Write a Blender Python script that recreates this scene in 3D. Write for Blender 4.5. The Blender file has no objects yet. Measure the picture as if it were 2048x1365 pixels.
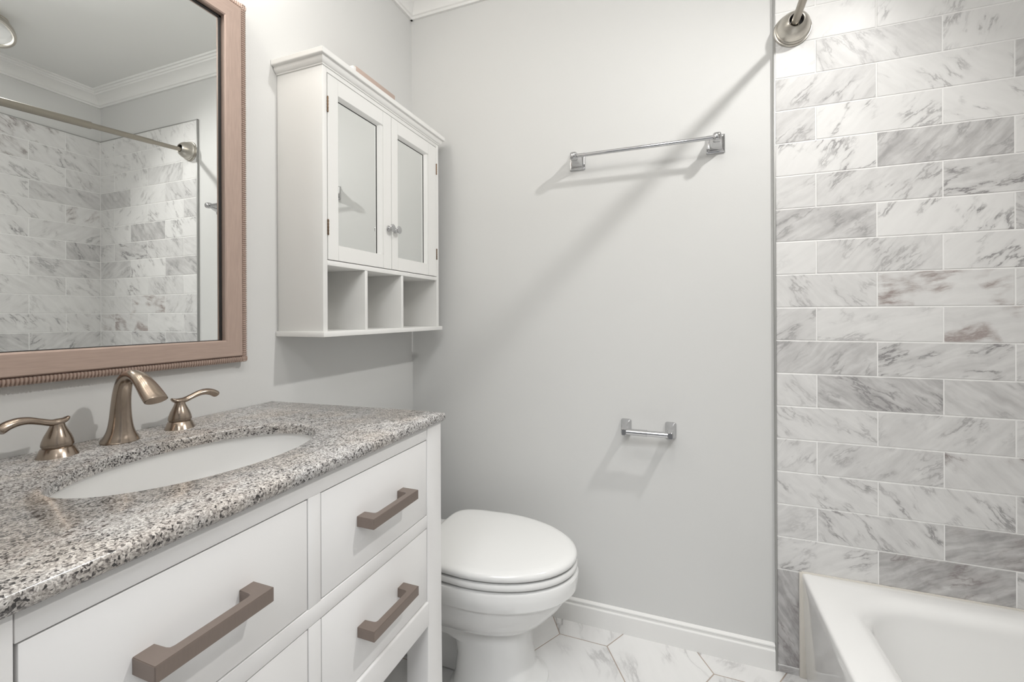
import bpy, bmesh, math, random
from mathutils import Vector, Matrix
random.seed(7)
PI = math.pi
S = bpy.context.scene
COL = S.collection

# ---------------------------------------------------------------- camera, light, exposure
def make_camera():
    f, py = 877.13, 631.16
    yaw, roll = math.radians(20.756), math.radians(-0.2482)
    F = Vector((-math.sin(yaw), math.cos(yaw), 0)); R = Vector((math.cos(yaw), math.sin(yaw), 0)); U = R.cross(F)
    R2 = R*math.cos(roll) + U*math.sin(roll); U2 = -R*math.sin(roll) + U*math.cos(roll)
    cd = bpy.data.cameras.new('camera'); co = bpy.data.objects.new('camera', cd); COL.objects.link(co)
    M = Matrix((R2, U2, -F)).transposed().to_4x4(); M.translation = Vector((1.0714, -1.6128, 1.1402))
    co.matrix_world = M
    cd.sensor_fit = 'HORIZONTAL'; cd.sensor_width = 36.0
    cd.lens = f*36/2048; cd.shift_x = 0.0; cd.shift_y = -(682.5-py)/2048
    cd.clip_start = 0.02
    S.camera = co
make_camera()

S.view_settings.view_transform = 'Standard'
S.view_settings.look = 'None'
S.view_settings.gamma = 1.0
S.view_settings.use_curve_mapping = False
S.view_settings.exposure = 0.17

W = bpy.data.worlds.new('world'); S.world = W; W.use_nodes = True
W.node_tree.nodes['Background'].inputs[0].default_value = (0.9, 0.95, 1, 1)
W.node_tree.nodes['Background'].inputs[1].default_value = 0.3

def lamp(kind, name, loc, energy, color, radius=0.05, size=None, rot=(0, 0, 0), sizey=None):
    d = bpy.data.lights.new(name, kind); d.energy = energy; d.color = color
    if kind in ('POINT', 'SPOT'): d.shadow_soft_size = radius
    if kind == 'AREA':
        d.shape = 'RECTANGLE'; d.size = size; d.size_y = sizey or size
    o = bpy.data.objects.new(name, d); o.location = loc; o.rotation_euler = rot; COL.objects.link(o)
    return o
def aim(v): return Vector(v).to_track_quat('-Z', 'Y').to_euler()
SHOWER_LAMP = (1.797, -0.625, 2.385)
sl_ = lamp('SPOT', 'shower_lamp', SHOWER_LAMP, 50, (1.0, 0.985, 0.955), 0.032, rot=aim((-0.55, -0.10, -0.80)))
sl_.data.spot_size = math.radians(150); sl_.data.spot_blend = 1.0
VAN_Y = (-0.84, -1.09, -1.34)
for y in VAN_Y:
    lamp('POINT', 'vanity_lamp', (0.15, y, 2.17), 1.55, (1.0, 0.955, 0.89), 0.045)
lamp('POINT', 'room_fill_lamp', (1.0, -1.15, 2.32), 10, (1.0, 0.99, 0.975), 0.12)  # unseen lamp added as even fill for the upper walls and ceiling
lamp('AREA', 'hall_fill_lamp', (1.0, -2.45, 2.44), 40, (0.97, 0.985, 1.0), size=1.0)  # unseen area lamp added as fill through the doorway

# ---------------------------------------------------------------- materials
def M_new(name):
    m = bpy.data.materials.new(name); m.use_nodes = True
    nt = m.node_tree; return m, nt, nt.nodes['Principled BSDF']
def N(nt, typ, **kw):
    n = nt.nodes.new(typ)
    for k, v in kw.items():
        if hasattr(n, k): setattr(n, k, v)
        else: n.inputs[k].default_value = v
    return n
def ramp(nt, stops, interp='LINEAR'):
    r = nt.nodes.new('ShaderNodeValToRGB'); r.color_ramp.interpolation = interp
    el = r.color_ramp.elements
    while len(el) < len(stops): el.new(0.5)
    for e, (p, c) in zip(el, stops):
        e.position = p; e.color = (*c, 1) if len(c) == 3 else c
    return r
def mix(nt, fac, a, b, mode='MIX'):
    n = nt.nodes.new('ShaderNodeMix'); n.data_type = 'RGBA'; n.blend_type = mode
    for i, v in ((0, fac), (6, a), (7, b)):
        if isinstance(v, bpy.types.NodeSocket): nt.links.new(v, n.inputs[i])
        elif isinstance(v, (int, float)): n.inputs[i].default_value = v
        else: n.inputs[i].default_value = (*v, 1)
    return n.outputs[2]
def mth(nt, op, a, b=None, clamp=False):
    n = nt.nodes.new('ShaderNodeMath'); n.operation = op; n.use_clamp = clamp
    for i, v in ((0, a), (1, b)):
        if v is None: continue
        if isinstance(v, bpy.types.NodeSocket): nt.links.new(v, n.inputs[i])
        else: n.inputs[i].default_value = v
    return n.outputs[0]
def plain(name, col, rough=0.5, metal=0.0, bump=0.0, bscale=200, coat=0.0, var=0.0):
    m, nt, b = M_new(name)
    b.inputs['Base Color'].default_value = (*col, 1); b.inputs['Roughness'].default_value = rough
    b.inputs['Metallic'].default_value = metal; b.inputs['Coat Weight'].default_value = coat
    tc = N(nt, 'ShaderNodeTexCoord')
    if var:
        no = N(nt, 'ShaderNodeTexNoise', Scale=6.0, Detail=4.0); nt.links.new(tc.outputs['Object'], no.inputs['Vector'])
        c = mix(nt, no.outputs['Fac'], tuple(x*(1-var) for x in col), tuple(min(1, x*(1+var)) for x in col))
        nt.links.new(c, b.inputs['Base Color'])
    if bump:
        no = N(nt, 'ShaderNodeTexNoise', Scale=float(bscale), Detail=3.0); nt.links.new(tc.outputs['Object'], no.inputs['Vector'])
        bp = N(nt, 'ShaderNodeBump', Strength=bump, Distance=0.002); nt.links.new(no.outputs['Fac'], bp.inputs['Height'])
        nt.links.new(bp.outputs['Normal'], b.inputs['Normal'])
    return m
def brushed(name, col, rough, stretch=(1, 1, 30), amt=0.12, metal=1.0, scale=60):
    m, nt, b = M_new(name)
    b.inputs['Metallic'].default_value = metal
    tc = N(nt, 'ShaderNodeTexCoord'); mp = N(nt, 'ShaderNodeMapping'); mp.inputs['Scale'].default_value = stretch
    no = N(nt, 'ShaderNodeTexNoise', Scale=float(scale), Detail=4.0)
    nt.links.new(tc.outputs['Object'], mp.inputs['Vector']); nt.links.new(mp.outputs['Vector'], no.inputs['Vector'])
    c = mix(nt, no.outputs['Fac'], tuple(x*(1-amt) for x in col), tuple(min(1, x*(1+amt)) for x in col))
    nt.links.new(c, b.inputs['Base Color'])
    r = N(nt, 'ShaderNodeMapRange'); r.inputs['To Min'].default_value = rough*0.8; r.inputs['To Max'].default_value = rough*1.2
    nt.links.new(no.outputs['Fac'], r.inputs['Value']); nt.links.new(r.outputs['Result'], b.inputs['Roughness'])
    return m

def marble(name, vscale=1.0, rough=0.22):
    """UV carries each tile's own turned and shifted coordinates in metres; colour attribute: R grey tone, G veins, B brown."""
    m, nt, b = M_new(name); L = nt.links
    uv = N(nt, 'ShaderNodeUVMap'); at = N(nt, 'ShaderNodeVertexColor', layer_name='tile')
    sp = N(nt, 'ShaderNodeSeparateColor'); L.new(at.outputs['Color'], sp.inputs[0])
    tone, vein, brown = sp.outputs[0], sp.outputs[1], sp.outputs[2]
    # warp
    wn = N(nt, 'ShaderNodeTexNoise', Scale=9.0*vscale, Detail=3.0); L.new(uv.outputs[0], wn.inputs['Vector'])
    vs = N(nt, 'ShaderNodeVectorMath', operation='SUBTRACT'); vs.inputs[1].default_value = (0.5, 0.5, 0.5); L.new(wn.outputs['Color'], vs.inputs[0])
    vm = N(nt, 'ShaderNodeVectorMath', operation='SCALE'); vm.inputs['Scale'].default_value = 0.045/vscale; L.new(vs.outputs[0], vm.inputs[0])
    va = N(nt, 'ShaderNodeVectorMath', operation='ADD'); L.new(uv.outputs[0], va.inputs[0]); L.new(vm.outputs[0], va.inputs[1])
    # streaked cloud
    mp = N(nt, 'ShaderNodeMapping'); mp.inputs['Scale'].default_value = (7*vscale, 46*vscale, 1); L.new(va.outputs[0], mp.inputs['Vector'])
    n1 = N(nt, 'ShaderNodeTexNoise', Scale=1.0, Detail=8.0, Roughness=0.58); L.new(mp.outputs[0], n1.inputs['Vector'])
    r1 = ramp(nt, [(0.32, (0, 0, 0)), (0.68, (1, 1, 1))]); L.new(n1.outputs['Fac'], r1.inputs[0])
    # cloud with no direction
    n2 = N(nt, 'ShaderNodeTexNoise', Scale=14.0*vscale, Detail=5.0, Roughness=0.6); L.new(va.outputs[0], n2.inputs['Vector'])
    r2 = ramp(nt, [(0.45, (0, 0, 0)), (0.7, (1, 1, 1))]); L.new(n2.outputs['Fac'], r2.inputs[0])
    cl = mth(nt, 'ADD', mth(nt, 'MULTIPLY', r1.outputs[0], 0.75), mth(nt, 'MULTIPLY', r2.outputs[0], 0.35))
    g = mth(nt, 'MULTIPLY', tone, mth(nt, 'ADD', mth(nt, 'MULTIPLY', cl, 0.95), 0.42), True)
    col = mix(nt, g, (0.80, 0.795, 0.785), (0.36, 0.35, 0.35))
    # thin veins
    mp2 = N(nt, 'ShaderNodeMapping'); mp2.inputs['Scale'].default_value = (5*vscale, 16*vscale, 1); L.new(va.outputs[0], mp2.inputs['Vector'])
    n3 = N(nt, 'ShaderNodeTexNoise', Scale=1.0, Detail=9.0, Roughness=0.62); L.new(mp2.outputs[0], n3.inputs['Vector'])
    rid = mth(nt, 'ABSOLUTE', mth(nt, 'SUBTRACT', n3.outputs['Fac'], 0.5))
    r3 = ramp(nt, [(0.0, (1, 1, 1)), (0.010, (0.7, 0.7, 0.7)), (0.026, (0.16, 0.16, 0.16)), (0.08, (0, 0, 0))]); L.new(rid, r3.inputs[0])
    n4 = N(nt, 'ShaderNodeTexNoise', Scale=10.0*vscale, Detail=2.0); L.new(uv.outputs[0], n4.inputs['Vector'])
    r4 = ramp(nt, [(0.46, (0, 0, 0)), (0.60, (1, 1, 1))]); L.new(n4.outputs['Fac'], r4.inputs[0])
    vf = mth(nt, 'MULTIPLY', mth(nt, 'MULTIPLY', r3.outputs[0], r4.outputs[0]), vein, True)
    vcol = mix(nt, brown, (0.22, 0.21, 0.215), (0.20, 0.15, 0.135))
    col = mix(nt, vf, col, vcol)
    # one wide brown seam on the few tiles that have it
    bs = mth(nt, 'MULTIPLY', mth(nt, 'MULTIPLY', ramp_out(nt, rid, [(0.0, (1, 1, 1)), (0.10, (0, 0, 0))]), r4.outputs[0]), brown, True)
    col = mix(nt, mth(nt, 'MULTIPLY', bs, 0.75), col, (0.30, 0.24, 0.225))
    L.new(col, b.inputs['Base Color'])
    b.inputs['Roughness'].default_value = rough; b.inputs['Specular IOR Level'].default_value = 0.35
    return m
def ramp_out(nt, sock, stops):
    r = ramp(nt, stops); nt.links.new(sock, r.inputs[0]); return r.outputs[0]

def granite():
    m, nt, b = M_new('speckled grey granite'); L = nt.links
    tc = N(nt, 'ShaderNodeTexCoord')
    wn = N(nt, 'ShaderNodeTexNoise', Scale=120.0, Detail=2.0); L.new(tc.outputs['Object'], wn.inputs['Vector'])
    vm = N(nt, 'ShaderNodeVectorMath', operation='SCALE'); vm.inputs['Scale'].default_value = 0.006; L.new(wn.outputs['Color'], vm.inputs[0])
    va = N(nt, 'ShaderNodeVectorMath', operation='ADD'); L.new(tc.outputs['Object'], va.inputs[0]); L.new(vm.outputs[0], va.inputs[1])
    v = N(nt, 'ShaderNodeTexVoronoi', Scale=430.0); L.new(va.outputs[0], v.inputs['Vector'])
    sx = N(nt, 'ShaderNodeSeparateColor'); L.new(v.outputs['Color'], sx.inputs[0])
    big = N(nt, 'ShaderNodeTexNoise', Scale=60.0, Detail=3.0); L.new(tc.outputs['Object'], big.inputs['Vector'])
    k = mth(nt, 'ADD', sx.outputs[0], mth(nt, 'MULTIPLY', mth(nt, 'SUBTRACT', big.outputs['Fac'], 0.5), 0.75))
    r = ramp(nt, [(0.0, (0.045, 0.042, 0.043)), (0.08, (0.13, 0.122, 0.12)), (0.17, (0.31, 0.295, 0.285)), (0.36, (0.43, 0.415, 0.40)), (0.60, (0.545, 0.53, 0.52)), (0.85, (0.65, 0.64, 0.625))], 'CONSTANT')
    L.new(k, r.inputs[0])
    v2 = N(nt, 'ShaderNodeTexVoronoi', Scale=900.0); L.new(va.outputs[0], v2.inputs['Vector'])
    s2 = N(nt, 'ShaderNodeSeparateColor'); L.new(v2.outputs['Color'], s2.inputs[0])
    r2 = ramp(nt, [(0.0, (0.55, 0.55, 0.55)), (0.15, (0.85, 0.85, 0.85)), (0.6, (1.05, 1.05, 1.05))], 'CONSTANT'); L.new(s2.outputs[1], r2.inputs[0])
    c = mix(nt, 1.0, r.outputs[0], r2.outputs[0], 'MULTIPLY')
    low = N(nt, 'ShaderNodeTexNoise', Scale=9.0, Detail=2.0); L.new(tc.outputs['Object'], low.inputs['Vector'])
    rl = ramp(nt, [(0.42, (1, 1, 1)), (0.62, (1.0, 0.95, 0.90))]); L.new(low.outputs['Fac'], rl.inputs[0])
    c = mix(nt, 1.0, c, rl.outputs[0], 'MULTIPLY')
    L.new(c, b.inputs['Base Color']); b.inputs['Roughness'].default_value = 0.16
    return m

MAT = dict(
    paint=plain('pale grey wall paint', (0.66, 0.66, 0.65), 0.55, bump=0.06, bscale=160),
    ceil=plain('white ceiling paint', (0.82, 0.82, 0.805), 0.7, bump=0.05, bscale=200),
    trim=plain('white gloss trim paint', (0.82, 0.815, 0.80), 0.3),
    cab=plain('white lacquer', (0.80, 0.792, 0.785), 0.32),
    cab2=plain('soft white lacquer', (0.80, 0.795, 0.775), 0.34),
    porc=plain('white porcelain', (0.78, 0.78, 0.77), 0.08, coat=0.5),
    plast=plain('white toilet seat plastic', (0.77, 0.77, 0.76), 0.14),
    enamel=plain('white bathtub enamel', (0.82, 0.817, 0.807), 0.09, coat=0.3),
    caulk=plain('yellowed caulk', (0.66, 0.625, 0.57), 0.6, var=0.1),
    grout=plain('white tile grout', (0.86, 0.855, 0.845), 0.8, bump=0.1),
    fgrout=plain('tan floor grout', (0.40, 0.33, 0.28), 0.85, bump=0.1, var=0.2),
    marble=marble('grey veined marble tile', 1.0, 0.38),
    fmarble=marble('white marble floor tile', 0.42, 0.16),
    granite=granite(),
    steel=plain('grey metal edge strip', (0.40, 0.40, 0.39), 0.4, 0.6),
    chrome=plain('chrome', (0.56, 0.56, 0.57), 0.06, 1.0),
    nickel=brushed('brushed nickel', (0.56, 0.53, 0.48), 0.30),
    rodm=brushed('satin nickel rod', (0.36, 0.33, 0.285), 0.42, amt=0.05),
    bronze=brushed('warm brushed nickel', (0.37, 0.305, 0.25), 0.22, stretch=(1, 1, 18), amt=0.10),
    pull=brushed('taupe satin metal', (0.235, 0.19, 0.165), 0.42, stretch=(1, 12, 1), amt=0.08, metal=0.55),
    frame=brushed('rose taupe metallic wood', (0.43, 0.325, 0.275), 0.38, stretch=(30, 2, 30), amt=0.16, metal=0.35, scale=12),
    framev=brushed('rose taupe metallic wood upright', (0.43, 0.325, 0.275), 0.38, stretch=(30, 30, 2), amt=0.16, metal=0.35, scale=12),
    groove=plain('dark brown groove', (0.14, 0.07, 0.05), 0.5),
    mirror=plain('mirror glass', (0.86, 0.875, 0.865), 0.0, 1.0),
    dark=plain('near black hollow and reflection', (0.012, 0.011, 0.011), 0.6),
    brass=plain('aged brass hinge', (0.17, 0.115, 0.075), 0.35, 0.9, var=0.4),
    card=plain('tan cardboard', (0.47, 0.37, 0.32), 0.8, var=0.1),
    cardw=plain('white card', (0.76, 0.75, 0.73), 0.7),
    opal=None, hallw=plain('dark taupe hall paint', (0.28, 0.28, 0.28), 0.6),
    hallf=plain('hall floor wood', (0.23, 0.23, 0.23), 0.4, var=0.2),
)
m, nt, b = M_new('lit opal glass'); b.inputs['Base Color'].default_value = (0.9, 0.9, 0.88, 1)
b.inputs['Emission Color'].default_value = (1, 0.94, 0.86, 1); b.inputs['Emission Strength'].default_value = 2.0
MAT['opal'] = m
m, nt, b = M_new('lamp reflector'); b.inputs['Base Color'].default_value = (0.8, 0.8, 0.79, 1); b.inputs['Roughness'].default_value = 0.3
MAT['refl'] = m

# ---------------------------------------------------------------- mesh helpers
def obj(name, bm, mat, parent=None, loc=None, angle=35, smooth=True, kind=None):
    """bm is in world metres; links it as ONE mesh object (child of parent if given)."""
    me = bpy.data.meshes.new(name)
    bmesh.ops.recalc_face_normals(bm, faces=bm.faces[:]) if not getattr(bm, '_keep', False) else None
    base = Vector(loc) if loc is not None else Vector((0, 0, 0))
    if parent is not None:
        p = parent
        while p.parent: p = p.parent
        base = p.location.copy()
    bmesh.ops.translate(bm, verts=bm.verts, vec=-base)
    bm.to_mesh(me); bm.free()
    mats = mat if isinstance(mat, (list, tuple)) else [mat]
    for mm in mats: me.materials.append(mm)
    if smooth:
        me.polygons.foreach_set('use_smooth', [True]*len(me.polygons))
        me.set_sharp_from_angle(angle=math.radians(angle))
    o = bpy.data.objects.new(name, me); COL.objects.link(o)
    if parent is not None: o.parent = parent
    else: o.location = base
    if kind: o['kind'] = kind
    return o
def thing(name, label, cat, loc, group=None):
    o = bpy.data.objects.new(name, None); COL.objects.link(o); o.location = loc; o.empty_display_size = 0.05
    o['label'] = label; o['category'] = cat
    if group: o['group'] = group
    return o
def tag(o, label, cat, group=None):
    o['label'] = label; o['category'] = cat
    if group: o['group'] = group
    return o
def BM(): return bmesh.new()
def box(bm, x0, x1, y0, y1, z0, z1, bev=0.0, seg=2, mi=0):
    t = bmesh.new()
    bmesh.ops.create_cube(t, size=1)
    for v in t.verts:
        v.co = Vector((x0 + (v.co.x+.5)*(x1-x0), y0 + (v.co.y+.5)*(y1-y0), z0 + (v.co.z+.5)*(z1-z0)))
    if bev: bmesh.ops.bevel(t, geom=t.edges[:], offset=bev, segments=seg, profile=0.5, affect='EDGES')
    for fc in t.faces: fc.material_index = mi
    merge(bm, t); return bm
def merge(bm, t):
    me = bpy.data.meshes.new('tmp'); t.to_mesh(me); t.free(); bm.from_mesh(me); bpy.data.meshes.remove(me)
def loft(bm, rings, cap0=True, cap1=True, closed=True, mi=0):
    vs = [[bm.verts.new(p) for p in r] for r in rings]
    n = len(rings[0])
    for a, c in zip(vs[:-1], vs[1:]):
        for i in range(n if closed else n-1):
            f = bm.faces.new((a[i], a[(i+1) % n], c[(i+1) % n], c[i])); f.material_index = mi
    if cap0: f = bm.faces.new(vs[0][::-1]); f.material_index = mi
    if cap1: f = bm.faces.new(vs[-1]); f.material_index = mi
    return bm
def lathe(bm, prof, origin, axis='z', n=32, cap0=True, cap1=True, mi=0):
    """prof: list of (radius, height along axis)."""
    o = Vector(origin)
    if isinstance(axis, str):
        ax = {'z': Vector((0, 0, 1)), 'x': Vector((1, 0, 0)), '-y': Vector((0, -1, 0)), '-z': Vector((0, 0, -1))}[axis]
    else: ax = Vector(axis).normalized()
    h = Vector((0, 0, 1)) if abs(ax.z) < 0.9 else Vector((1, 0, 0))
    u = ax.cross(h).normalized(); w = ax.cross(u)
    rings = [[o + ax*z + (u*math.cos(2*PI*i/n) + w*math.sin(2*PI*i/n))*max(r, 1e-5) for i in range(n)] for r, z in prof]
    return loft(bm, rings, cap0, cap1, mi=mi)
def tube(bm, pts, rad, n=20, side=None, mi=0, cap=True):
    """pts: list of points; rad: list of r or (ra, rb): ra along side vector, rb along the other."""
    pts = [Vector(p) for p in pts]; rings = []
    side = Vector(side) if side is not None else None
    prev = None
    for i, p in enumerate(pts):
        t = (pts[min(i+1, len(pts)-1)] - pts[max(i-1, 0)]).normalized()
        if side is not None: u = (side - t*side.dot(t)).normalized()
        elif prev is None:
            h = Vector((0, 0, 1)) if abs(t.z) < 0.9 else Vector((1, 0, 0)); u = t.cross(h).normalized()
        else: u = (prev - t*prev.dot(t)).normalized()
        prev = u; w = t.cross(u)
        r = rad[i] if isinstance(rad, (list, tuple)) else rad
        ra, rb = r if isinstance(r, tuple) else (r, r)
        rings.append([p + u*ra*math.cos(2*PI*k/n) + w*rb*math.sin(2*PI*k/n) for k in range(n)])
    return loft(bm, rings, cap, cap, mi=mi)
def spline(ctrl, n=8):
    """Catmull-Rom through tuples of any length."""
    out = []; P = [ctrl[0]] + list(ctrl) + [ctrl[-1]]
    for i in range(1, len(P)-2):
        p0, p1, p2, p3 = P[i-1:i+3]
        for k in range(n):
            t = k/n
            out.append(tuple(0.5*((2*b)+(-a+c)*t+(2*a-5*b+4*c-d)*t*t+(-a+3*b-3*c+d)*t**3) for a, b, c, d in zip(p0, p1, p2, p3)))
    out.append(tuple(ctrl[-1])); return out
def prism(bm, poly, axis, a0, a1, mi=0):
    """poly of 2D points swept along axis x or y: for x the points are (y,z); for y (x,z); for z (x,y)."""
    def P(p, a): return {'x': (a, p[0], p[1]), 'y': (p[0], a, p[1]), 'z': (p[0], p[1], a)}[axis]
    return loft(bm, [[P(p, a0) for p in poly], [P(p, a1) for p in poly]], mi=mi)
def rrect(x0, x1, y0, y1, r, z, k=8):
    pts = []
    for cx, cy, a0 in ((x1-r, y1-r, 0), (x0+r, y1-r, 90), (x0+r, y0+r, 180), (x1-r, y0+r, 270)):
        for i in range(k+1):
            a = math.radians(a0 + 90*i/k); pts.append((cx+r*math.cos(a), cy+r*math.sin(a), z))
    return pts

# ---------------------------------------------------------------- the room
CZ = 2.49; RW = 2.228; NY = -1.535; HY = -3.2
YP = 0.004                                         # painted face of the back wall
o = obj('wall_left', box(BM(), -0.1, 0.0, NY-0.1, 0.1, -0.02, CZ), MAT['paint'], kind='structure', smooth=False)
o = obj('wall_back', box(BM(), -0.1, RW+0.1, YP, YP+0.1, -0.02, CZ), MAT['paint'], kind='structure', smooth=False)
o = obj('wall_right', box(BM(), RW+0.006, RW+0.1, NY-0.1, YP, -0.02, CZ), MAT['paint'], kind='structure', smooth=False)
bm = BM(); DX0, DX1, DZ = 0.60, 1.36, 2.04
box(bm, 0.0, DX0, NY-0.1, NY, -0.02, CZ); box(bm, DX1, RW+0.006, NY-0.1, NY, -0.02, CZ); box(bm, DX0, DX1, NY-0.1, NY, DZ, CZ)
obj('wall_front', bm, MAT['paint'], kind='structure', smooth=False)
obj('ceiling', box(BM(), -0.1, RW+0.1, NY-0.1, 0.1, CZ, CZ+0.08), MAT['ceil'], kind='structure', smooth=False)
# hall behind the doorway the photographer stands in
bm = BM(); hx0, hx1 = -0.1, 2.3
box(bm, hx0-0.1, hx0, HY, NY-0.1, -0.02, CZ); box(bm, hx1, hx1+0.1, HY, NY-0.1, -0.02, CZ); box(bm, hx0-0.1, hx1+0.1, HY-0.1, HY, -0.02, CZ)
obj('wall_hall', bm, MAT['hallw'], kind='structure', smooth=False)
obj('ceiling_hall', box(BM(), hx0-0.1, hx1+0.1, HY-0.1, NY-0.1, CZ, CZ+0.08), MAT['ceil'], kind='structure', smooth=False)
obj('floor_hall', box(BM(), hx0-0.1, hx1+0.1, HY-0.1, NY-0.1, -0.08, 0.0), MAT['hallf'], kind='structure', smooth=False)

# tiles --------------------------------------------------------------
def tile_face(bm, uvl, cl, poly, to3, ang, tone, vein, brown, depth, ch=0.0012, mi=0):
    """poly: 2D corners (metres, counter clockwise); to3(u, v, d): world point at depth d behind the face."""
    n = len(poly); cx = sum(p[0] for p in poly)/n; cy = sum(p[1] for p in poly)/n
    inn = []
    for i in range(n):                            # inset towards the centre
        p = Vector(poly[i]); a = (Vector(poly[i-1])-p).normalized(); c = (Vector(poly[(i+1) % n])-p).normalized()
        inn.append(tuple(p + (a+c)*ch/max(0.3, math.sin(a.angle(c)))))
    so = random.uniform(0, 40), random.uniform(0, 40); ca, sa = math.cos(ang), math.sin(ang)
    def UV(p): x, y = p[0]-cx, p[1]-cy; return (so[0]+x*ca+y*sa, so[1]-x*sa+y*ca)
    A = [bm.verts.new(to3(*p, 0)) for p in inn]; B = [bm.verts.new(to3(*p, ch*0.7)) for p in poly]; C = [bm.verts.new(to3(*p, depth)) for p in poly]
    fs = [(bm.faces.new(A), inn)]
    for i in range(n):
        j = (i+1) % n
        fs.append((bm.faces.new((B[i], B[j], A[j], A[i])), (poly[i], poly[j], inn[j], inn[i])))
        fs.append((bm.faces.new((C[i], C[j], B[j], B[i])), (poly[i], poly[j], poly[j], poly[i])))
    for f, ps in fs:
        f.material_index = mi
        for lp, p in zip(f.loops, ps):
            lp[uvl].uv = UV(p); lp[cl] = (tone, vein, brown, 1)
PT, HF, Z0, X1T, XT = 0.1041, 0.1536, 1.8899, 1.4734, 1.3645
GAP = 0.0017
# row -> per tile (tone, veins, brown, angle); row 0 is the one whose top joint is Z0
SPEC = {
 -3: [(.12, .4, 0, 40), (.1, .5, 0, 60), (.2, .4, 0, 30)],
 -2: [(.10, .3, 0, 55), (.10, .6, 0, 60), (.15, .4, 0, 30), (.3, .3, 0, 30)],
 -1: [(.10, .2, 0, 40), (.36, .5, 0, -50), (.10, .6, 0, 70), (.2, .3, 0, 20)],
 0: [(.42, .7, 0, 45), (.16, .55, 0, -45), (.55, .4, 0, 40)],
 1: [(.48, .7, 0, 40), (.13, .7, 0, 40), (.12, .9, 0, -35), (.2, .4, 0, 30)],
 2: [(.12, .9, 0, 50), (.66, .5, 0, 50), (.15, .5, 0, 40)],
 3: [(.30, .3, 0, 30), (.36, .7, 0, 42), (.42, 1, 0, 15), (.3, .5, 0, 20)],
 4: [(.60, .6, 0, 32), (.12, 1, 0, 55), (.5, .5, 0, -25)],
 5: [(.16, .15, 0, 30), (.34, .5, 0, 50), (.16, .9, 0, 45), (.3, .4, 0, 30)],
 6: [(.30, .55, 0, -45), (.24, .5, 1, 10), (.25, .3, 0, 40)],
 7: [(.42, .6, 0, 35), (.20, .5, 0, 20), (.30, .4, 1, 12), (.3, .4, .5, 20)],
 8: [(.60, .6, 0, 45), (.42, 1, 0, 25), (.35, .7, 0, 30)],
 9: [(.28, .4, 0, -45), (.70, .8, 0, -35), (.50, .4, 0, -35), (.3, .5, 0, 0)],
 10: [(.28, .5, 0, -35), (.36, .6, 0, 45), (.28, .5, 0, 30)],
 11: [(.34, .6, 0, 45), (.42, .5, 0, 45), (.34, 1, .35, -45), (.3, .6, 0, 20)],
 12: [(.27, .9, 0, -35), (.27, .8, 0, -50), (.4, .8, 0, -30)],
 13: [(.44, .3, 0, 30), (.38, .9, 0, -45), (.86, .5, .25, 20), (.4, .5, 0, 30)],
 14: [(.30, .8, 0, 30), (.88, .7, .25, 30), (.4, .8, 0, -40)],
 15: [(.3, .5, 0, 30), (.4, .5, 0, 30)],
}
def tile_wall(name, to3, u_start, u_end, first_joint, spec):
    bm = BM(); uvl = bm.loops.layers.uv.new('UVMap'); cl = bm.loops.layers.float_color.new('tile')
    for r in range(-3, 15):
        zt, zb = Z0-r*PT-GAP, Z0-(r+1)*PT+GAP
        us = [u_start] + [first_joint + (0 if r % 2 else HF) + 2*HF*k for k in range(40) if first_joint + (0 if r % 2 else HF) + 2*HF*k < u_end-0.01] + [u_end]
        for i, (a, c) in enumerate(zip(us[:-1], us[1:])):
            a2, c2 = (a if i == 0 else a+GAP), (c if c == u_end else c-GAP)
            sp = spec.get(r, []) if spec else []
            if i < len(sp): tone, ve, br, an = sp[i]
            else:
                tone = random.choice((.12, .18, .25, .3, .42, .6)); ve = random.uniform(.3, 1); br = random.choice((0, 0, 0, 0, .35)); an = random.choice((35, 45, 40, 55, -40))
            tile_face(bm, uvl, cl, [(a2, zb), (c2, zb), (c2, zt), (a2, zt)], to3, math.radians(an), tone, ve, br, 0.006)
    return bm, uvl, cl
toB = lambda u, v, d: (u, -0.004+d, v)
bm, uvl, cl = tile_wall('wall_tile_back', toB, XT, RW-0.004, X1T, SPEC)
# narrow upright tiles between the metal strip and the tub
tile_face(bm, uvl, cl, [(XT, 0.024), (XT+0.0585, 0.024), (XT+0.0585, Z0-15*PT-GAP), (XT, Z0-15*PT-GAP)], toB, math.radians(-60), .95, .7, .15, 0.006)
tile_face(bm, uvl, cl, [(XT, 0.0), (XT+0.0585, 0.0), (XT+0.0585, 0.021), (XT, 0.021)], toB, math.radians(20), .8, .6, .2, 0.006)
for f in bm.faces: f.material_index = 0
box(bm, XT, RW+0.004, -0.0028, YP, 0.0, Z0+3*PT, mi=1)
obj('wall_back_tiles', bm, [MAT['marble'], MAT['grout']], kind='structure', angle=20)
toR = lambda u, v, d: (RW-0.002+d, -u, v)
bm, uvl, cl = tile_wall('wall_tile_right', toR, 0.006, 1.52, 0.006+0.16, None)
for f in bm.faces: f.material_index = 0
box(bm, RW-0.0008, RW+0.006, -1.52, YP, 0.30, Z0+3*PT, mi=1)
obj('wall_right_tiles', bm, [MAT['marble'], MAT['grout']], kind='structure', angle=20)
# metal edge strip of the tile, with a bead of paint caulk
bm = BM(); box(bm, 1.3585, 1.3640, -0.0065, YP, 0.0, Z0+3*PT+0.003, 0.0006); box(bm, 1.3585, RW, -0.0060, YP, Z0+3*PT, Z0+3*PT+0.004); box(bm, RW-0.0045, RW+0.006, -1.52, YP, Z0+3*PT, Z0+3*PT+0.004)
obj('trim_1', bm, MAT['steel'], kind='structure')

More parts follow.
